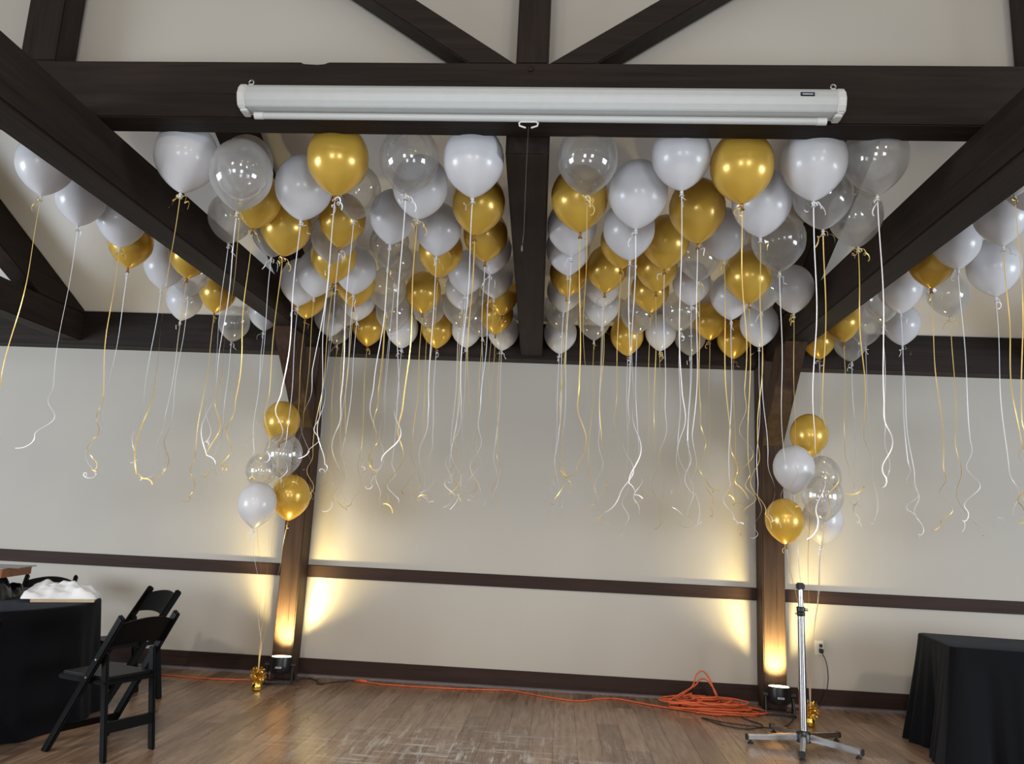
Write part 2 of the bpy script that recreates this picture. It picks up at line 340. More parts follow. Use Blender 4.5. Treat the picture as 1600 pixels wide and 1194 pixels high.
bb = MB(); bb.tube([(-1.25, 0.0, -0.080), (1.25, 0.0, -0.080)], 0.0155, 12); bar = bb.build('weight_bar', M['screen_white'], scr, autosmooth=0.9)
for s in (-1, 1): e_ = MB(); e_.tube([(s*1.25, 0, -0.080), (s*1.29, 0, -0.080)], 0.0168, 12); e_.build('bar_end', M['plastic_white'], bar, autosmooth=0.9)
bx = MB().box(1.165, 1.225, -0.0602, -0.0565, 0.006, 0.026).build('badge', M['logo_dark'], scr, bevel=0.001)
lb = MB(); random.seed(5)
for k in range(7): lb.box(1.173+k*0.0065, 1.173+k*0.0065+0.0045, -0.0612, -0.0602, 0.0125, 0.0125+random.choice((0.006, 0.008, 0.007)))
lb.build('badge_lettering', M['logo_lite'], bx)
h_ = MB(); hp = [(-0.012, -0.128), (-0.040, -0.118), (-0.043, -0.105), (-0.034, -0.098), (0.034, -0.098), (0.043, -0.105), (0.040, -0.118), (0.012, -0.128)]
h_.tube([(0.0+x_-0.02, -0.004, z_) for x_, z_ in hp], 0.0042, 8); h_.build('pull_handle', M['plastic_white'], scr, smooth=True)
cd = MB(); cd.tube([(-0.02, 0.0, -0.118), (-0.021, -0.002, -0.30), (-0.019, 0.0, -0.62), (-0.024, 0.0, -0.70)], 0.0008, 5); cd.tube([(-0.024, 0, -0.685), (-0.024, 0, -0.71)], 0.004, 6); cd.build('pull_cord', M['shoe'], scr, smooth=True)

# ------------------------------------------------------------------ balloons
BAL = [
    ('L', 'W', 'g', -1.991, 3.566, 3.012, 0.315), ('L', 'C', 'g', -1.777, 3.808, 3.120, 0.275), ('L', 'C', 'w', -1.691, 3.582, 2.922, 0.314),
    ('L', 'C', 'w', -2.127, 4.442, 3.071, 0.278), ('L', 'G', 'g', -1.839, 4.122, 3.045, 0.291), ('L', 'G', 'g', -1.756, 4.402, 2.980, 0.313),
    ('L', 'C', 'w', -1.926, 4.639, 3.056, 0.290), ('L', 'W', 'w', -1.449, 3.828, 2.983, 0.310), ('L', 'G', 'w', -1.185, 3.564, 3.007, 0.310),
    ('L', 'G', 'w', -1.416, 4.429, 3.054, 0.287), ('L', 'F', 'w', -1.255, 4.143, 3.120, 0.275), ('L', 'F', 'w', -0.826, 3.560, 3.023, 0.300),
    ('L', 'W', 'g', -0.822, 3.856, 3.015, 0.302), ('L', 'W', 'w', -1.092, 4.384, 3.065, 0.288), ('L', 'W', 'w', -0.490, 3.563, 3.011, 0.307),
    ('L', 'W', 'w', -0.828, 4.529, 3.051, 0.291), ('L', 'G', 'g', -0.534, 4.069, 3.011, 0.302), ('L', 'G', 'w', -0.538, 4.671, 3.071, 0.287),
    ('L', 'F', 'g', -1.243, 4.982, 3.120, 0.273), ('L', 'G', 'g', -1.613, 4.968, 2.993, 0.312), ('L', 'C', 'w', -1.550, 4.680, 3.036, 0.293),
    ('L', 'W', 'w', -2.056, 5.551, 2.992, 0.310), ('L', 'W', 'g', -1.858, 5.325, 2.998, 0.303), ('L', 'W', 'w', -1.548, 5.264, 3.009, 0.304),
    ('L', 'G', 'g', -1.640, 5.602, 3.008, 0.298), ('L', 'F', 'w', -1.268, 5.322, 3.120, 0.265), ('L', 'C', 'g', -1.430, 5.804, 3.035, 0.300),
    ('L', 'G', 'g', -1.165, 5.921, 3.064, 0.288), ('L', 'G', 'g', -0.872, 4.871, 3.022, 0.299), ('L', 'W', 'w', -0.754, 5.408, 3.068, 0.285),
    ('L', 'W', 'w', -0.541, 5.010, 3.100, 0.280), ('L', 'W', 'g', -0.564, 5.607, 3.112, 0.280), ('L', 'W', 'g', -0.845, 5.920, 3.101, 0.279),
    ('L', 'C', 'w', -0.903, 6.191, 3.029, 0.298), ('L', 'G', 'g', -0.541, 6.114, 3.118, 0.275), ('L', 'G', 'g', -0.611, 6.372, 3.021, 0.291),
    ('L', 'W', 'w', -0.590, 6.845, 2.990, 0.289), ('L', 'W', 'w', -1.517, 6.841, 2.980, 0.298), ('L', 'G', 'g', -1.841, 6.844, 2.989, 0.291),
    ('L', 'G', 'w', -1.193, 6.845, 2.990, 0.290), ('L', 'W', 'w', -2.116, 6.574, 3.004, 0.299), ('L', 'G', 'g', -2.114, 5.898, 2.985, 0.304),
    ('L', 'C', 'g', -1.924, 6.367, 3.052, 0.284), ('L', 'W', 'w', -1.757, 6.138, 3.043, 0.291), ('L', 'C', 'w', -1.529, 6.405, 3.017, 0.300),
    ('L', 'C', 'g', -1.202, 6.382, 3.067, 0.287), ('L', 'W', 'w', -0.915, 6.839, 3.003, 0.282), ('L', 'C', 'g', -0.749, 6.618, 3.054, 0.289),
    ('L', 'C', 'g', -2.130, 6.854, 3.003, 0.273), ('R', 'F', 'g', 0.077, 3.560, 3.031, 0.299), ('R', 'G', 'g', 0.053, 3.931, 2.987, 0.311),
    ('R', 'W', 'w', 0.009, 4.402, 3.021, 0.299), ('R', 'W', 'g', -0.007, 4.829, 3.044, 0.293), ('R', 'G', 'g', -0.009, 5.374, 3.067, 0.287),
    ('R', 'W', 'w', -0.035, 5.872, 3.088, 0.283), ('R', 'C', 'g', -0.038, 6.323, 3.048, 0.292), ('R', 'W', 'w', -0.063, 6.839, 2.976, 0.302),
    ('R', 'W', 'w', 0.339, 3.822, 2.970, 0.312), ('R', 'W', 'w', 0.354, 4.350, 2.987, 0.309), ('R', 'G', 'g', 0.256, 5.241, 3.062, 0.289),
    ('R', 'G', 'g', 0.329, 4.741, 3.070, 0.287), ('R', 'W', 'w', 0.266, 5.681, 3.088, 0.283), ('R', 'W', 'g', 0.278, 6.070, 3.035, 0.295),
    ('R', 'C', 'g', 0.238, 6.588, 3.049, 0.292), ('R', 'G', 'w', 0.554, 6.839, 2.976, 0.302), ('R', 'W', 'w', 0.534, 3.556, 3.066, 0.291),
    ('R', 'G', 'w', 0.698, 4.059, 2.987, 0.309), ('R', 'G', 'w', 0.592, 4.631, 3.034, 0.295), ('R', 'G', 'g', 0.602, 5.147, 3.051, 0.291),
    ('R', 'G', 'g', 0.624, 5.681, 3.053, 0.291), ('R', 'C', 'w', 0.586, 6.335, 3.053, 0.291), ('R', 'W', 'g', 0.836, 6.795, 3.020, 0.284),
    ('R', 'C', 'g', 0.864, 4.975, 3.075, 0.286), ('R', 'W', 'w', 0.910, 5.561, 3.081, 0.284), ('R', 'C', 'w', 0.925, 6.221, 3.057, 0.290),
    ('R', 'C', 'w', 1.114, 6.848, 2.996, 0.285), ('R', 'G', 'g', 1.240, 6.596, 3.083, 0.284), ('R', 'W', 'w', 1.213, 5.628, 3.001, 0.305),
    ('R', 'G', 'g', 1.215, 5.067, 2.958, 0.315), ('R', 'G', 'g', 1.495, 6.840, 2.979, 0.300), ('R', 'W', 'w', 1.585, 6.300, 2.961, 0.315),
    ('R', 'G', 'g', 0.824, 3.564, 3.004, 0.309), ('R', 'W', 'g', 0.951, 4.582, 3.084, 0.283), ('R', 'W', 'g', 1.002, 3.927, 2.979, 0.311),
    ('R', 'F', 'w', 1.236, 4.420, 2.962, 0.315), ('R', 'W', 'w', 1.163, 3.564, 3.026, 0.310), ('R', 'C', 'g', 1.303, 3.858, 3.001, 0.305),
    ('R', 'C', 'w', 1.463, 3.562, 3.060, 0.304), ('R', 'C', 'g', 1.608, 4.199, 3.042, 0.294), ('R', 'W', 'g', 1.636, 5.507, 3.027, 0.300),
    ('R', 'C', 'w', 1.373, 5.373, 2.997, 0.302), ('OL', 'W', 'g', -2.857, 3.729, 3.055, 0.290), ('OL', 'W', 'w', -2.949, 4.194, 3.068, 0.286),
    ('OL', 'W', 'g', -2.839, 4.458, 3.032, 0.298), ('OL', 'G', 'w', -3.043, 4.908, 3.048, 0.292), ('OL', 'W', 'w', -3.026, 5.329, 3.030, 0.296),
    ('OL', 'G', 'g', -2.718, 5.103, 3.047, 0.292), ('OL', 'W', 'w', -3.302, 6.183, 3.013, 0.301), ('OL', 'C', 'w', -2.956, 5.608, 3.062, 0.289),
    ('OL', 'G', 'g', -2.909, 5.972, 3.033, 0.296), ('OL', 'C', 'w', -3.137, 6.847, 2.993, 0.287), ('OL', 'W', 'w', -2.746, 6.624, 3.054, 0.291),
    ('OR', 'W', 'g', 2.402, 4.225, 3.078, 0.285), ('OR', 'W', 'w', 2.659, 4.791, 2.966, 0.315), ('OR', 'W', 'w', 2.375, 4.660, 3.090, 0.282),
    ('OR', 'G', 'g', 2.371, 5.002, 3.076, 0.285), ('OR', 'C', 'g', 2.781, 5.605, 3.060, 0.289), ('OR', 'W', 'w', 2.351, 5.414, 3.022, 0.299),
    ('OR', 'W', 'w', 2.766, 6.373, 3.032, 0.296), ('OR', 'C', 'w', 2.473, 6.027, 3.120, 0.273), ('OR', 'G', 'g', 2.310, 6.412, 3.055, 0.289),
    ('OR', 'C', 'w', 2.545, 6.569, 3.066, 0.286), ('OR', 'C', 'w', 2.528, 6.845, 2.989, 0.290), ('OR', 'G', 'w', 2.250, 6.851, 3.003, 0.278),
    ('OR', 'W', 'w', 2.359, 3.864, 3.120, 0.273), ('OR', 'C', 'g', 2.164, 3.677, 3.120, 0.279),
]
def balloon_profile(n=22):
    """diameter 1, neck at z=0, crown at z=1.24"""
    out = []
    hw, top = 0.63, 1.21
    for k in range(n+1):
        t = k/n
        if t < 0.55:
            u = t/0.55; z = hw*u; r = 0.5*math.sin(PI/2*(u**0.80))*0.985+0.018*(1-u)
            r = max(r, 0.026)
        else:
            a = (t-0.55)/0.45*PI/2; z = hw+(top-hw)*math.sin(a); r = 0.5*math.cos(a)
        out.append((max(r, 0.0005), z))
    return out
env_mesh = {k: MB().lathe(balloon_profile(), 32, cap=False).mesh('balloon_skin', M[k], smooth=True) for k in 'WGCF'}
def knot_mesh(m):
    mb = MB(); mb.lathe([(0.0075, 0.004), (0.0055, -0.004), (0.0085, -0.008), (0.0085, -0.013), (0.004, -0.016), (0.0065, -0.019), (0.0125, -0.031), (0.0115, -0.032), (0.003, -0.02)], 12)
    return mb.mesh('knot', m, smooth=True)
M['G_dark'] = simple('gold_latex_neck', (0.30, 0.13, 0.02), 0.4, 0.2); M['C_neck'] = simple('clear_latex_neck', (0.62, 0.58, 0.50), 0.4)
kn = {'W': knot_mesh(M['W']), 'G': knot_mesh(M['G_dark']), 'C': knot_mesh(M['C_neck'])}; kn['F'] = kn['C']
def strip(mb, pts, width, tw0=0.0, tw1=6.0):
    """flat ribbon along pts, turning slowly about its own length"""
    m = len(pts); vs = []; prev = None
    for i, p in enumerate(pts):
        p = Vector(p); a = Vector(pts[max(i-1, 0)]); b = Vector(pts[min(i+1, m-1)]); t = (b-a)
        t = t.normalized() if t.length > 1e-9 else Vector((0, 0, -1))
        if prev is None: x = Vector((1, 0, 0)); x = (x-t*x.dot(t)).normalized()
        else:
            x = prev-t*prev.dot(t); x = x.normalized() if x.length > 1e-6 else t.orthogonal().normalized()
        prev = x; y = t.cross(x); an = tw0+(tw1-tw0)*i/m
        d = (x*math.cos(an)+y*math.sin(an))*width/2
        vs += [p-d, p+d]
    mb.add(vs, [(2*i, 2*i+1, 2*i+3, 2*i+2) for i in range(m-1)])
def curl_mesh(m, seed):
    rg = random.Random(seed); mb = MB()
    for q in range(rg.choice((1, 2, 2))):
        a0 = rg.uniform(0, 2*PI); ln = rg.uniform(0.03, 0.07); pts = []
        turns = rg.uniform(1.2, 3.2); rad = rg.uniform(0.008, 0.014)
        for k in range(26):
            t = k/25; fall = -0.012-0.06*t*t
            pts.append((math.cos(a0)*ln*t+rad*math.cos(turns*2*PI*t)*min(1, 3*t), math.sin(a0)*ln*t+rad*0.5*math.sin(turns*2*PI*t), fall+rad*math.sin(turns*2*PI*t)*min(1, 3*t)))
        strip(mb, pts, 0.0055, 0, 1.5)
    return mb.mesh('curl', m)
curls = {c: [curl_mesh(M['ribbon_gold' if c == 'g' else 'ribbon_white'], s) for s in range(6)] for c in 'gw'}
def ribbon_mesh(c, seed, length, width):
    rg = random.Random(seed); mb = MB(); pts = []
    straight = length*rg.uniform(0.60, 0.78); n1 = 26
    ax, ay = rg.uniform(-0.05, 0.05), rg.uniform(-0.05, 0.05); ph = rg.uniform(0, 2*PI); wl = rg.uniform(0.7, 1.2)
    def sway(z): q = min(z/length, 1); return (ax*q*q+0.020*q*math.sin(2*PI*z/wl+ph), ay*q*q+0.020*q*math.cos(2*PI*z/wl+ph))
    for k in range(n1):
        z = straight*k/(n1-1); sx, sy = sway(z); pts.append((sx, sy, -0.018-z))
    # lower end: loose, widening zigzag waves that finish in a small curl
    lo = length-straight; turns = rg.uniform(0.9, 2.0); sg = rg.choice((-1, 1)); n2 = 34; x0, y0, z0 = pts[-1]
    a0 = rg.uniform(0, 2*PI)
    for k in range(1, n2+1):
        t = k/n2; am = (0.012+0.028*t)*min(1, 2.2*t)
        pts.append((x0+am*sg*math.sin(turns*2*PI*t)+0.02*t*math.cos(a0), y0+am*math.cos(turns*2*PI*t+0.6)-am*math.cos(0.6)+0.02*t*math.sin(a0), z0-lo*t))
    x0, y0, z0 = pts[-1]; rr = rg.uniform(0.010, 0.020); a1 = rg.uniform(0, 2*PI); dl = rg.uniform(0.03, 0.10); tn = rg.uniform(0.4, 1.5); dv = rg.uniform(-0.02, 0.10)
    for k in range(1, 27):
        t = k/26; an = tn*2*PI*t
        pts.append((x0+dl*t*math.cos(a1)+rr*math.sin(an), y0+dl*t*math.sin(a1)+rr*0.5*math.sin(an), z0-dv*t-rr*(1-math.cos(an))))
    strip(mb, pts, width, rg.uniform(-0.5, 0.5), rg.uniform(1.5, 4.5)*rg.choice((-1, 1)))
    return mb.mesh('ribbon', M['ribbon_gold' if c == 'g' else 'ribbon_white'])
def confetti_mesh(seed):
    rg = random.Random(seed); mb = MB()
    pr = balloon_profile(40)
    for q in range(24):
        i = int(3+22*rg.random()**1.6); r, z = pr[i]; r *= 0.975; a = rg.uniform(0, 2*PI)
        p = Vector((r*math.cos(a), r*math.sin(a), z+0.01)); n = Vector((math.cos(a), math.sin(a), -0.4)).normalized()
        u = n.orthogonal().normalized(); v = n.cross(u); s = rg.uniform(0.006, 0.015); b = rg.uniform(0, PI); u, v = u*math.cos(b)+v*math.sin(b), v*math.cos(b)-u*math.sin(b)
        mb.add([p-u*s-v*s*0.5, p+u*s-v*s*0.5, p+u*s+v*s*0.5, p-u*s+v*s*0.5], [(0, 1, 2, 3)])
    return mb.mesh('confetti', M['foil'])
conf = [confetti_mesh(k) for k in range(4)]
M['foil2'] = M['foil']
WORD = {'W': 'pearl white', 'G': 'glossy gold', 'C': 'clear', 'F': 'confetti-filled clear'}
BAY = {'L': 'left of the centre beam', 'R': 'right of the centre beam', 'OL': 'beyond the left beam', 'OR': 'beyond the right beam'}
ORD = ['nearest', 'second nearest', 'third nearest', 'fourth nearest', 'fifth nearest', 'sixth nearest', 'seventh nearest', 'eighth nearest', 'ninth nearest', 'tenth nearest'] + \
      ['%s nearest' % s for s in ('eleventh', 'twelfth', 'thirteenth', 'fourteenth', 'fifteenth', 'sixteenth', 'seventeenth', 'eighteenth', 'nineteenth', 'twentieth', 'twenty-first', 'twenty-second', 'twenty-third', 'twenty-fourth')]
GRP = {'L': 'ceiling balloons left of the centre beam', 'R': 'ceiling balloons right of the centre beam', 'OL': 'ceiling balloons beyond the left beam', 'OR': 'ceiling balloons beyond the right beam'}
def make_balloon(loc, dia, t, rz, tilt, label, group):
    root = thing('balloon', label, 'balloon', loc, 0, group)
    s = link('balloon_skin', env_mesh[t], root); s.scale = (dia, dia, dia); s.rotation_euler = (tilt[0], tilt[1], rz)
    link('knot', kn[t], root)
    if t == 'F':
        c = link('confetti', conf[int(rz*7) % 4], s); c['kind'] = 'stuff'
    return root
cnt = {}
for q, (bay, t, rc, bx_, by_, bz_, dia) in enumerate(sorted(BAL, key=lambda e: (e[0], e[4]))):
    rg = random.Random(100+q); k = cnt.get((bay, t), 0); cnt[(bay, t)] = k+1
    lab = '%s balloon %s, %s %s one' % (WORD[t], BAY[bay], ORD[k], {'W': 'white', 'G': 'gold', 'C': 'plain clear', 'F': 'confetti'}[t])
    root = make_balloon((bx_, by_, bz_), dia, t, rg.uniform(0, 6.28), (rg.uniform(-0.05, 0.05), rg.uniform(-0.05, 0.05)), lab, GRP[bay])
    c = link('curl', curls[rc][rg.randrange(6)], root); c.rotation_euler = (0, 0, rg.uniform(0, 6.28))
    ln = rg.uniform(1.22, 1.50)
    link('ribbon', ribbon_mesh(rc, 500+q, ln, rg.uniform(0.0042, 0.0060)), root)

# bouquets tied to a weight beside each post
def bouquet(wx, wy, tie_z, items, side):
    wt = thing('balloon_weight', 'gold foil weight with shredded tinsel on the floor by the %s post' % side, 'balloon weight', (wx, wy, 0), 0, 'gold bouquet weights')
    MB().lathe([(0.030, 0.0), (0.040, 0.012), (0.043, 0.035), (0.036, 0.062), (0.020, 0.082), (0.012, 0.095)], 12).build('weight_body', M['foil'], wt, autosmooth=0.3)
    rg = random.Random(int(abs(wx)*100)); mb = MB()
    for q in range(120):
        a = rg.uniform(0, 2*PI); el = rg.uniform(-0.9, 1.2); L = rg.uniform(0.045, 0.085); d = Vector((math.cos(a)*math.cos(el), math.sin(a)*math.cos(el), math.sin(el)))
        p = Vector((0, 0, 0.12)); pts = [p+d*L*k/6+Vector((rg.uniform(-1, 1), rg.uniform(-1, 1), rg.uniform(-1, 1)))*0.006 for k in range(7)]
        strip(mb, pts, 0.007, rg.uniform(0, 3), rg.uniform(3, 8))
    tag(mb.build('tinsel', M['foil'], wt), kind='stuff')
    for j, (x, y, z, dia, t, tl, lab, rc) in enumerate(items):
        r = make_balloon((x, y, z), dia, t, 1.3*j, tl, lab, 'bouquet by the %s post' % side)
        c = link('curl', curls[rc][j % 6], r)
        A = Vector((0, 0, -0.018)); Bp = Vector((wx-x+0.004*(j-2), wy-y, tie_z-z)); E = Vector((wx-x, wy-y, 0.10-z))
        pts = [A.lerp(Bp, k/20)+Vector((0.012*math.sin(k*0.5+j), 0.012*math.cos(k*0.4+j), 0))*math.sin(PI*k/20) for k in range(21)]+[Bp.lerp(E, k/6) for k in range(1, 7)]
        mb = MB(); strip(mb, pts, 0.005, 0, 3); mb.build('ribbon', M['ribbon_gold' if rc == 'g' else 'ribbon_white'], r)
bouquet(-2.43, 6.50, 0.36, [
    (-2.495, 6.620, 2.032, 0.316, 'G', (0, 0.02), 'glossy gold balloon at the top of the bouquet by the left post', 'g'),
    (-2.367, 6.420, 1.722, 0.320, 'F', (0, -0.05), 'clear balloon with gold flecks below the topmost one by the left post', 'g'),
    (-2.665, 6.680, 1.625, 0.270, 'F', (0, -0.1), 'small clear confetti balloon behind the white one by the left post', 'g'),
    (-2.509, 6.280, 1.300, 0.315, 'W', (0, -0.05), 'pearl white balloon lowest at the left of the bouquet by the left post', 'w'),
    (-2.340, 6.600, 1.372, 0.330, 'G', (0, 0.12), 'glossy gold balloon lowest at the right of the bouquet by the left post', 'g'),
], 'left')
bouquet(1.985, 6.48, 0.36, [
    (2.065, 6.600, 2.093, 0.311, 'G', (0, 0), 'glossy gold balloon at the top of the bouquet by the right post', 'g'),
    (1.898, 6.480, 1.783, 0.330, 'W', (0, -0.12), 'pearl white balloon at the left of the bouquet by the right post', 'w'),
    (2.233, 6.740, 1.766, 0.304, 'C', (0, 0.1), 'clear balloon at the back right of the bouquet by the right post', 'w'),
    (2.059, 6.260, 1.562, 0.316, 'F', (0, 0.08), 'clear confetti balloon at the front right of the bouquet by the right post', 'g'),
    (1.806, 6.400, 1.370, 0.307, 'G', (0, -0.08), 'glossy gold balloon lowest in the bouquet by the right post', 'g'),
    (2.165, 6.660, 1.382, 0.329, 'W', (0, 0.06), 'pearl white balloon lowest at the right of the bouquet by the right post', 'w'),
], 'right')

# ------------------------------------------------------------------ LED uplights
def uplight(x, y, rz, side):
    t = thing('uplight', 'black floor uplight glowing warm at the foot of the %s post' % side, 'lamp', (x, y, 0), rz, 'LED uplights')
    bd = MB().lathe([(0.050, 0.076), (0.076, 0.084), (0.090, 0.108), (0.094, 0.150), (0.096, 0.196), (0.096, 0.218), (0.090, 0.218), (0.088, 0.214)], 28).build('body', M['black_metal'], t, autosmooth=0.5)
    ls = MB().lathe([(0.002, 0.216), (0.080, 0.216), (0.080, 0.2195), (0.002, 0.222)], 28).build('lens', M['led'], t)
    for s in (-1, 1):
        y_ = MB(); y_.tube([(s*0.106, 0, 0.15), (s*0.112, -0.055, 0.010), (s*0.112, -0.085, 0.008)], 0.008, 6); y_.tube([(s*0.106, 0, 0.15), (s*0.112, 0.055, 0.010), (s*0.112, 0.085, 0.008)], 0.008, 6)
        yo = y_.build('yoke_leg', M['black_metal'], t, autosmooth=0.9)
        kb_ = MB(); kb_.tube([(s*0.092, 0, 0.15), (s*0.130, 0, 0.15)], [0.018, 0.018], 12); kb_.build('knob', M['black_rubber'], yo, autosmooth=0.9)
    for y0 in (-0.095, 0.070): MB().box(-0.118, 0.118, y0, y0+0.025, 0.0, 0.014).build('foot_bar', M['black_metal'], t, bevel=0.003)
    pl = MB().box(-0.026, 0.026, -0.098, -0.0925, 0.128, 0.142).build('label_plate', M['logo_lite'], t)
    tx = MB(); [tx.box(-0.021+k*0.0085, -0.021+k*0.0085+0.0055, -0.0985, -0.098, 0.132, 0.138) for k in range(5)]; tx.build('plate_lettering', M['logo_dark'], pl)
    for p_ in (bd, ls, pl): p_.rotation_euler = (-0.07, 0, 0); p_.location = (0, -0.005, 0.0)
    for q, (sz, en, bl_, ti_) in enumerate(((78, 150, 1.0, 40), (125, 95, 1.0, 12))):
        l = bpy.data.lights.new('uplight_beam', 'SPOT'); l.energy = en; l.color = (1.0, 0.79, 0.34); l.spot_size = math.radians(sz); l.spot_blend = bl_; l.shadow_soft_size = 0.05
        lo = bpy.data.objects.new('uplight_beam', l); C.objects.link(lo); lo.parent = t; lo.location = (0, 0, 0.245); lo.rotation_euler = (PI-math.radians(ti_), 0, 0)
    return t
uplight(-2.365, 6.84, math.radians(8), 'left'); uplight(1.848, 6.84, math.radians(-6), 'right')

# ------------------------------------------------------------------ chairs
def make_chair(label, loc, rz):
    """faces +x in its own frame; the back leans towards -x"""
    t = thing('folding_chair', label, 'chair', loc, rz, 'black folding chairs around the round table')
    hw = 0.195
    for s in (-1, 1):
        y = s*hw
        mb = MB(); T, B = Vector((-0.055, y, 0.80)), Vector((0.44, y*0.98, 0.0)); d = (B-T).normalized(); n = Vector((-d.z, 0, d.x))
        mb.prism([(T.x-n.x*0.026, T.z-n.z*0.026), (T.x+n.x*0.026, T.z+n.z*0.026), (B.x+0.034, 0.0), (B.x-0.028, 0.0)], 1, y-0.014, y+0.014)
        mb.build('stile', M['black_resin'], t, bevel=0.008)
        mb = MB(); mb.prism([(0.060, 0.585), (0.108, 0.585), (0.010, 0.0), (-0.036, 0.0)], 1, y*0.90-0.011-s*0.012, y*0.90+0.011-s*0.012)
        mb.build('rear_leg', M['black_resin'], t, bevel=0.006)
        for bx0, bz0 in ((0.100, 0.55), (0.165, 0.445)):
            bl = MB(); bl.tube([(bx0, y*0.83, bz0), (bx0, y*1.085, bz0)], 0.006, 8); bl.build('bolt', M['steel'], t, autosmooth=0.9)
    # arched back slat, bowed backwards
    mb = MB(); n = 14; vs = []; fs = []
    for k in range(n+1):
        u = -1+2*k/n; y = u*(hw-0.008); bow = -0.028*(1-u*u); zt = 0.752+0.036*(1-u*u); zb = 0.615+0.020*(1-u*u)
        for z, th in ((zb, -0.007), (zt, -0.007), (zt, 0.007), (zb, 0.007)):
            x = -0.055+(0.80-z)*0.619+bow+th; vs.append((x, y, z))
    for k in range(n):
        a = 4*k; fs += [(a+j, a+(j+1) % 4, a+4+(j+1) % 4, a+4+j) for j in range(4)]
    fs += [(0, 1, 2, 3), (4*n+3, 4*n+2, 4*n+1, 4*n)]; mb.add(vs, fs); mb.build('backrest', M['black_resin'], t, autosmooth=0.7)
    sf = MB().box(0.035, 0.445, -0.180, 0.180, 0.405, 0.432).build('seat_frame', M['black_resin'], t, bevel=0.008)
    MB().box(0.050, 0.430, -0.168, 0.168, 0.430, 0.450).build('seat', M['black_vinyl'], t, bevel=0.009)
    MB().prism([(-0.004, 0.150), (0.034, 0.150), (0.042, 0.205), (0.006, 0.205)], 1, -0.17, 0.17).build('rear_rung', M['black_resin'], t, bevel=0.004)
    MB().prism([(0.352, 0.115), (0.376, 0.115), (0.346, 0.160), (0.322, 0.160)], 1, -0.195, 0.195).build('front_rung', M['black_resin'], t, bevel=0.004)
    return t
def ang(dx, dy): return math.atan2(dy, dx)
make_chair('black folding chair nearest the viewer, pushed up to the round table', (-2.475, 4.66, 0), ang(-0.93, 0.36))
make_chair('black folding chair standing behind the nearest chair, by the round table', (-3.15, 6.10, 0), ang(-0.52, -0.85))
make_chair('black folding chair at the left picture edge in front of the round table', (-3.16, 4.02, 0), ang(-0.74, 0.67))
make_chair('black folding chair behind the round table, only its back showing', (-4.47, 6.72, 0), ang(0.28, -0.96))

# ------------------------------------------------------------------ tables
def round_cloth(r, h, seed):
    mb = MB(); n = 144; rows = [(0.0, h, 0), (0.5, h, 0), (0.97, h, 0), (0.995, h-0.004, 0), (1.005, h-0.016, 0.02)]+[(1.008, h-0.016-(h-0.020)*k/10, k/10) for k in range(1, 11)]
    vs = []
    for rr, z, f in rows:
        for k in range(n):
            a = 2*PI*k/n
            fo = f**0.7*(0.020*math.sin(13*a+0.6*math.sin(3*a)+seed)+0.012*math.sin(29*a+1.3*seed)+0.012)+0.06*f**1.6
            vs.append(((max(rr, 0.001)*r+fo)*math.cos(a), (max(rr, 0.001)*r+fo)*math.sin(a), z))
    fs = [(i*n+k, i*n+(k+1) % n, (i+1)*n+(k+1) % n, (i+1)*n+k) for i in range(len(rows)-1) for k in range(n)]
    return mb.add(vs, fs)
rt_ = thing('round_table', 'round table under a black floor-length cloth, left edge of the room', 'table', (-4.12, 5.18, 0))
round_cloth(0.905, 0.762, 1.0).build('tablecloth', M['black_cloth'], rt_, smooth=True)
MB().lathe([(0.89, 0.735), (0.895, 0.745), (0.89, 0.757)], 48).build('tabletop', M['card'], rt_)
def rect_cloth(L, Wd, h):
    mb = MB(); per = []; rc = 0.03
    def edge(x0, y0, x1, y1, m):
        for k in range(m): per.append((x0+(x1-x0)*k/m, y0+(y1-y0)*k/m))
    edge(-L/2+rc, -Wd/2, L/2-rc, -Wd/2, 60); edge(L/2-rc, -Wd/2, L/2, -Wd/2+rc, 5); edge(L/2, -Wd/2+rc, L/2, Wd/2-rc, 30); edge(L/2, Wd/2-rc, L/2-rc, Wd/2, 5)
    edge(L/2-rc, Wd/2, -L/2+rc, Wd/2, 60); edge(-L/2+rc, Wd/2, -L/2, Wd/2-rc, 5); edge(-L/2, Wd/2-rc, -L/2, -Wd/2+rc, 30); edge(-L/2, -Wd/2+rc, -L/2+rc, -Wd/2, 5)
    n = len(per); rows = [(0.985, h, 0), (0.998, h-0.003, 0), (1, h-0.014, 0.01)]+[(1, h-0.014-(h-0.017)*k/12, k/12) for k in range(1, 13)]
    vs = []; arc = 0; acc = [0]
    for k in range(1, n): arc += math.dist(per[k], per[k-1]); acc.append(arc)
    tot = arc+math.dist(per[0], per[-1])
    for sc, z, f in rows:
        for k, (x, y) in enumerate(per):
            cx_, cy_ = L/2-abs(x), Wd/2-abs(y); dc = math.hypot(max(cx_, 0), max(cy_, 0))
            cor = math.exp(-(dc/0.17)**2)
            nx = math.copysign(1, x) if cx_ < 0.04 else 0; ny = math.copysign(1, y) if cy_ < 0.04 else 0
            if nx == 0 and ny == 0: nx = 0
            l = math.hypot(nx, ny) or 1; nx /= l; ny /= l
            s = acc[k]/tot*2*PI
            fo = f**1.1*(0.055+0.12*cor+0.046*math.sin(17*s+0.8+0.7*math.sin(5*s))*(1-0.4*cor)+0.018*math.sin(41*s+2.0)-0.035*math.exp(-((dc-0.30)/0.08)**2))
            vs.append((x*sc+nx*fo, y*sc+ny*fo, z))
    fs = [(i*n+k, i*n+(k+1) % n, (i+1)*n+(k+1) % n, (i+1)*n+k) for i in range(len(rows)-1) for k in range(n)]+[tuple(range(n))]
    return mb.add(vs, fs)
ra = math.radians(-9); ux, uy = Vector((math.cos(ra), math.sin(ra), 0)), Vector((-math.sin(ra), math.cos(ra), 0))
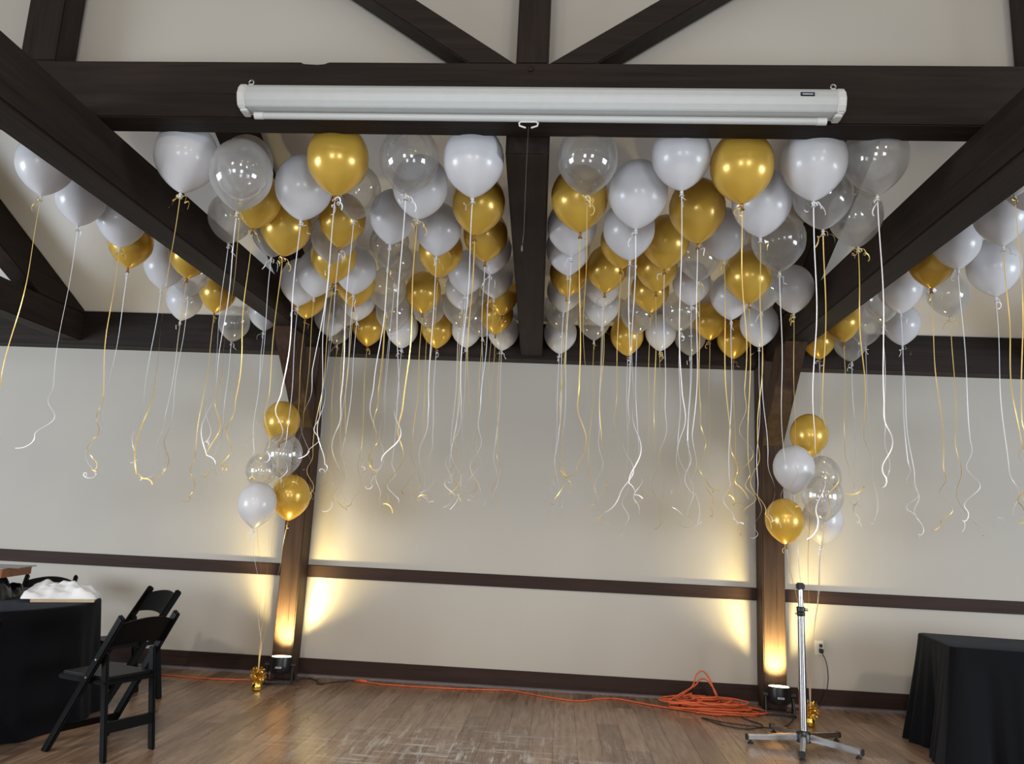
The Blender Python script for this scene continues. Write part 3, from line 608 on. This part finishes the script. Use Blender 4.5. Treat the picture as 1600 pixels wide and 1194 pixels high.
ctr = Vector((2.632, 5.55, 0))+ux*0.915+uy*0.40
qt = thing('rectangular_table', 'rectangular table under a black floor-length cloth beside the metal stand', 'table', ctr, ra)
rect_cloth(1.83, 0.80, 0.762).build('tablecloth', M['black_cloth'], qt, autosmooth=1.2)
MB().box(-0.90, 0.90, -0.385, 0.385, 0.735, 0.757).build('tabletop', M['card'], qt, bevel=0.005)

# things on the round table
bg_ = thing('white_bag', 'crumpled white bag folded over a flat tan folder on the round table', 'bag', (-3.46, 5.36, 0.764), math.radians(28))
random.seed(11)
def crumple(mb, sx, sy, hz, n, amp, seed):
    rg = random.Random(seed); vs = []
    ph = [rg.uniform(0, 6.28) for _ in range(8)]
    for j in range(n+1):
        for i_ in range(n+1):
            u, v = -1+2*i_/n, -1+2*j/n
            e = (1-abs(u)**5)*(1-abs(v)**5)
            z = hz*e**0.5*(0.72+amp*(math.sin(3.1*u+ph[0]+1.7*v)+0.7*math.sin(5.3*v+ph[1]-2.2*u)+0.5*math.sin(9*u+7*v+ph[2])+0.35*math.sin(17*u-6*v+ph[5])+0.3*math.sin(19*v+8*u+ph[6]))*0.4)
            vs.append((sx*u*(1+0.03*math.sin(6*v+ph[3])), sy*v*(1+0.04*math.sin(5*u+ph[4])), max(z, 0.0)+0.001*(1-e)))
    m = n+1; fs = [(j*m+i_, j*m+i_+1, (j+1)*m+i_+1, (j+1)*m+i_) for j in range(n) for i_ in range(n)]
    base = len(vs); bt = [(x, y, 0) for x, y, z in vs]
    fs2 = [tuple(reversed([a+base for a in f])) for f in fs]
    rim = list(range(0, m))+[j*m+n for j in range(1, m)]+[n*m+i_ for i_ in range(n-1, -1, -1)]+[j*m for j in range(n-1, 0, -1)]
    side = [(rim[k], rim[(k+1) % len(rim)], rim[(k+1) % len(rim)]+base, rim[k]+base) for k in range(len(rim))]
    return mb.add(vs+bt, fs+fs2+side)
MB().box(-0.17, 0.215, -0.15, 0.15, 0.0, 0.022).build('folder', M['card'], bg_, bevel=0.003)
o = crumple(MB(), 0.235, 0.17, 0.095, 28, 0.5, 3).build('bag_sheet', M['white_bag'], bg_, smooth=True); o.location = (0, 0.02, 0.022)
bn = thing('black_plastic_bag', 'shiny black plastic bag with a white slip on the round table', 'bag', (-4.06, 5.30, 0.764), 0.3)
o = crumple(MB(), 0.26, 0.22, 0.16, 30, 0.6, 8).build('bag_sheet', M['bin_bag'], bn, smooth=True)
o = MB().box(-0.03, 0.09, -0.235, -0.225, 0.055, 0.115).build('slip', M['paper'], bn); o.rotation_euler = (0.2, 0, 0)
wb = thing('wooden_tray', 'orange-brown wooden tray of papers on top of the black plastic bag', 'tray', (-4.15, 5.36, 0.905), math.radians(12))
MB().box(-0.30, 0.30, -0.22, 0.22, 0.0, 0.010).box(-0.30, 0.30, -0.22, -0.205, 0.010, 0.055).box(-0.30, 0.30, 0.205, 0.22, 0.010, 0.055).box(-0.30, -0.285, -0.205, 0.205, 0.010, 0.055).box(0.285, 0.30, -0.205, 0.205, 0.010, 0.055).build('tray_box', M['orange_wood'], wb)
o = MB().box(-0.27, 0.27, -0.19, 0.19, 0.012, 0.060).build('paper_stack', M['paper'], wb)
o = MB().box(-0.27, 0.36, -0.15, 0.16, 0.0605, 0.066).build('folder', M['shoe'], wb); o.rotation_euler = (0, 0, 0.05)

# ------------------------------------------------------------------ metal stand
st = thing('pole_stand', 'chrome adjustable pole stand on a five-legged base near the right post', 'stand', (1.745, 5.86, 0))
MB().lathe([(0.040, 0.030), (0.052, 0.036), (0.052, 0.085), (0.042, 0.105), (0.030, 0.110)], 20).build('hub', M['black_metal'], st, autosmooth=0.5)
for k in range(5):
    a = math.radians(180-72*k); R_ = Matrix.Rotation(a, 4, 'Z')
    mb = MB(); prf = []
    for s in (-1, 1): pass
    vs = [Vector(p) for p in ((0.045, -0.019, 0.045), (0.045, 0.019, 0.045), (0.045, 0.019, 0.088), (0.045, -0.019, 0.088), (0.385, -0.017, 0.028), (0.385, 0.017, 0.028), (0.385, 0.017, 0.060), (0.385, -0.017, 0.060))]
    mb.add([R_ @ p for p in vs], [(0, 1, 2, 3), (7, 6, 5, 4), (0, 4, 5, 1), (1, 5, 6, 2), (2, 6, 7, 3), (3, 7, 4, 0)])
    lg = mb.build('leg', M['chrome'], st, bevel=0.005)
    MB().box(0.380, 0.398, -0.019, 0.019, 0.024, 0.063, R_).build('leg_cap', M['black_rubber'], lg, bevel=0.004)
    fm = MB(); c_ = R_ @ Vector((0.365, 0, 0)); fm.lathe([(0.020, 0.0), (0.020, 0.010), (0.010, 0.014), (0.008, 0.030)], 12, c_); fm.build('foot_pad', M['black_rubber'], lg)
o = MB().lathe([(0.0275, 0.10), (0.0265, 0.50), (0.0240, 0.86), (0.0240, 0.885)], 20).build('lower_tube', M['chrome'], st, autosmooth=0.6)
co = MB().lathe([(0.027, 0.880), (0.029, 0.885), (0.029, 0.905), (0.026, 0.910), (0.030, 0.915), (0.030, 0.940), (0.022, 0.946)], 20).build('collar', M['black_metal'], st, autosmooth=0.5)
kb2 = MB(); kb2.tube([(0.028, 0, 0.925), (0.050, 0, 0.925)], 0.010, 10); kb2.tube([(-0.028, 0, 0.895), (-0.040, 0, 0.895)], 0.006, 8); kb2.build('clamp_screw', M['steel'], co, autosmooth=0.9)
MB().lathe([(0.0175, 0.93), (0.0175, 1.068)], 18).build('upper_tube', M['chrome'], st, autosmooth=0.6)
MB().box(-0.027, 0.027, -0.024, 0.024, 1.062, 1.112).build('top_cap', M['black_rubber'], st, bevel=0.008)

# ------------------------------------------------------------------ outlet and cables
ol = thing('wall_outlet', 'ivory wall outlet with a black plug right of the right post', 'outlet', (2.30, YW, 0.495))
MB().box(-0.038, 0.038, -0.007, 0.0, -0.062, 0.062).build('cover_plate', M['ivory'], ol, bevel=0.003)
for z in (-0.02, 0.02): MB().box(-0.017, 0.017, -0.010, -0.006, z-0.013, z+0.013).build('socket', M['plastic_white'], ol, bevel=0.002)
pc = thing('plug_cord', 'thin black cord plugged into the ivory wall outlet', 'cord', (2.31, YW-0.010, 0.475))
MB().box(-0.014, 0.014, -0.045, 0.0, -0.02, 0.014).build('plug', M['black_rubber'], pc, bevel=0.003); MB().box(-0.011, 0.011, -0.030, 0.0, 0.028, 0.052).build('adapter', M['black_rubber'], pc, bevel=0.003)
cp = MB(); cp.tube(smoothpath([(0.0, -0.035, -0.015), (0.03, -0.05, -0.09), (0.04, -0.06, -0.22), (0.01, -0.07, -0.36), (-0.06, -0.09, -0.461), (-0.18, -0.14, -0.461), (-0.30, -0.22, -0.461)]), 0.004, 6); cp.build('cable', M['black_rubber'], pc, smooth=True)
random.seed(21)
def loops():
    pts = []
    cx, cy = 1.27, 6.80
    for k in range(17):
        rx, ry = random.uniform(0.16, 0.40), random.uniform(0.10, 0.20); ox, oy = random.uniform(-0.10, 0.10), random.uniform(-0.05, 0.05); z = 0.012+0.0075*k; a = random.uniform(-0.7, 0.7); ph = random.uniform(0, 6)
        up_ = 0.20 if k in (10,) else (0.12 if k == 12 else 0.0)
        if up_: rx = 0.11; ry = 0.08; ox, oy = -0.03, 0.06
        for j in range(12):
            t = 2*PI*j/12+ph; x_, y_ = rx*math.cos(t), ry*math.sin(t)
            lift = up_*max(0, math.sin(t))**2
            zz = z+random.uniform(0, 0.012)*(1-min(1, math.hypot(x_/0.4, y_/0.2)))+lift
            pts.append((cx+ox+x_*math.cos(a)-y_*math.sin(a)*0.6, min(cy+oy+y_*math.cos(a)+x_*math.sin(a)*0.3, 7.10), zz*(0.35+0.65*max(0, 1-math.hypot(x_/0.42, y_/0.25)))+0.004 if not up_ else zz))
    return pts
ec = thing('extension_cord', 'long orange extension cord ending in a tangled heap by the right post', 'cord', (0, 0, 0))
run = [(-1.66, 7.06, 0.008), (-1.50, 7.01, 0.008), (-1.25, 7.00, 0.008), (-0.92, 7.01, 0.008), (-0.60, 7.05, 0.008), (-0.37, 7.08, 0.008), (-0.10, 6.93, 0.008), (0.18, 6.83, 0.008), (0.35, 6.95, 0.008), (0.51, 7.02, 0.008), (0.70, 6.92, 0.008), (0.86, 6.82, 0.010)]
mb = MB(); mb.tube(smoothpath(run+loops(), 4), 0.0068, 6); mb.build('cable', M['orange'], ec, smooth=True)
mb = MB(); mb.tube([(-1.76, 7.075, 0.014), (-1.69, 7.065, 0.014), (-1.65, 7.058, 0.012)], [0.013, 0.014, 0.008], 8); mb.build('plug', M['orange'], ec, smooth=True)
lc = thing('orange_cable', 'orange cord lying along the floor between the chairs and the left uplight', 'cord')
mb = MB(); mb.tube(smoothpath([(-4.4, 6.70, 0.008), (-3.8, 6.86, 0.008), (-3.42, 6.84, 0.008), (-3.00, 6.80, 0.008), (-2.62, 6.86, 0.008), (-2.50, 6.92, 0.008)]), 0.0065, 6); mb.build('cable', M['orange'], lc, smooth=True)
b1 = thing('lamp_cord', 'black cord running from the left uplight to the orange plug', 'cord')
mb = MB(); mb.tube(smoothpath([(-2.23, 6.80, 0.03), (-2.20, 7.08, 0.006), (-2.085, 7.00, 0.006), (-2.02, 6.89, 0.006), (-1.93, 6.98, 0.006), (-1.84, 7.05, 0.006), (-1.77, 7.075, 0.012)]), 0.0045, 6); mb.build('cable', M['black_rubber'], b1, smooth=True)
mb = MB(); mb.box(-2.05, -1.99, 6.865, 6.89, 0.0, 0.016); mb.build('connector', M['black_rubber'], b1, bevel=0.004)
b2 = thing('lamp_cord', 'black cord curling over the floor in front of the right uplight', 'cord')
mb = MB(); mb.tube(smoothpath([(1.72, 6.78, 0.03), (1.60, 6.90, 0.006), (1.50, 6.62, 0.006), (1.60, 6.40, 0.006), (1.45, 6.25, 0.006), (1.28, 6.33, 0.006), (1.16, 6.52, 0.006), (1.30, 6.42, 0.006), (1.48, 6.36, 0.006), (1.66, 6.33, 0.006), (1.80, 6.45, 0.006), (1.94, 6.74, 0.006)]), 0.0045, 6); mb.build('cable', M['black_rubber'], b2, smooth=True)
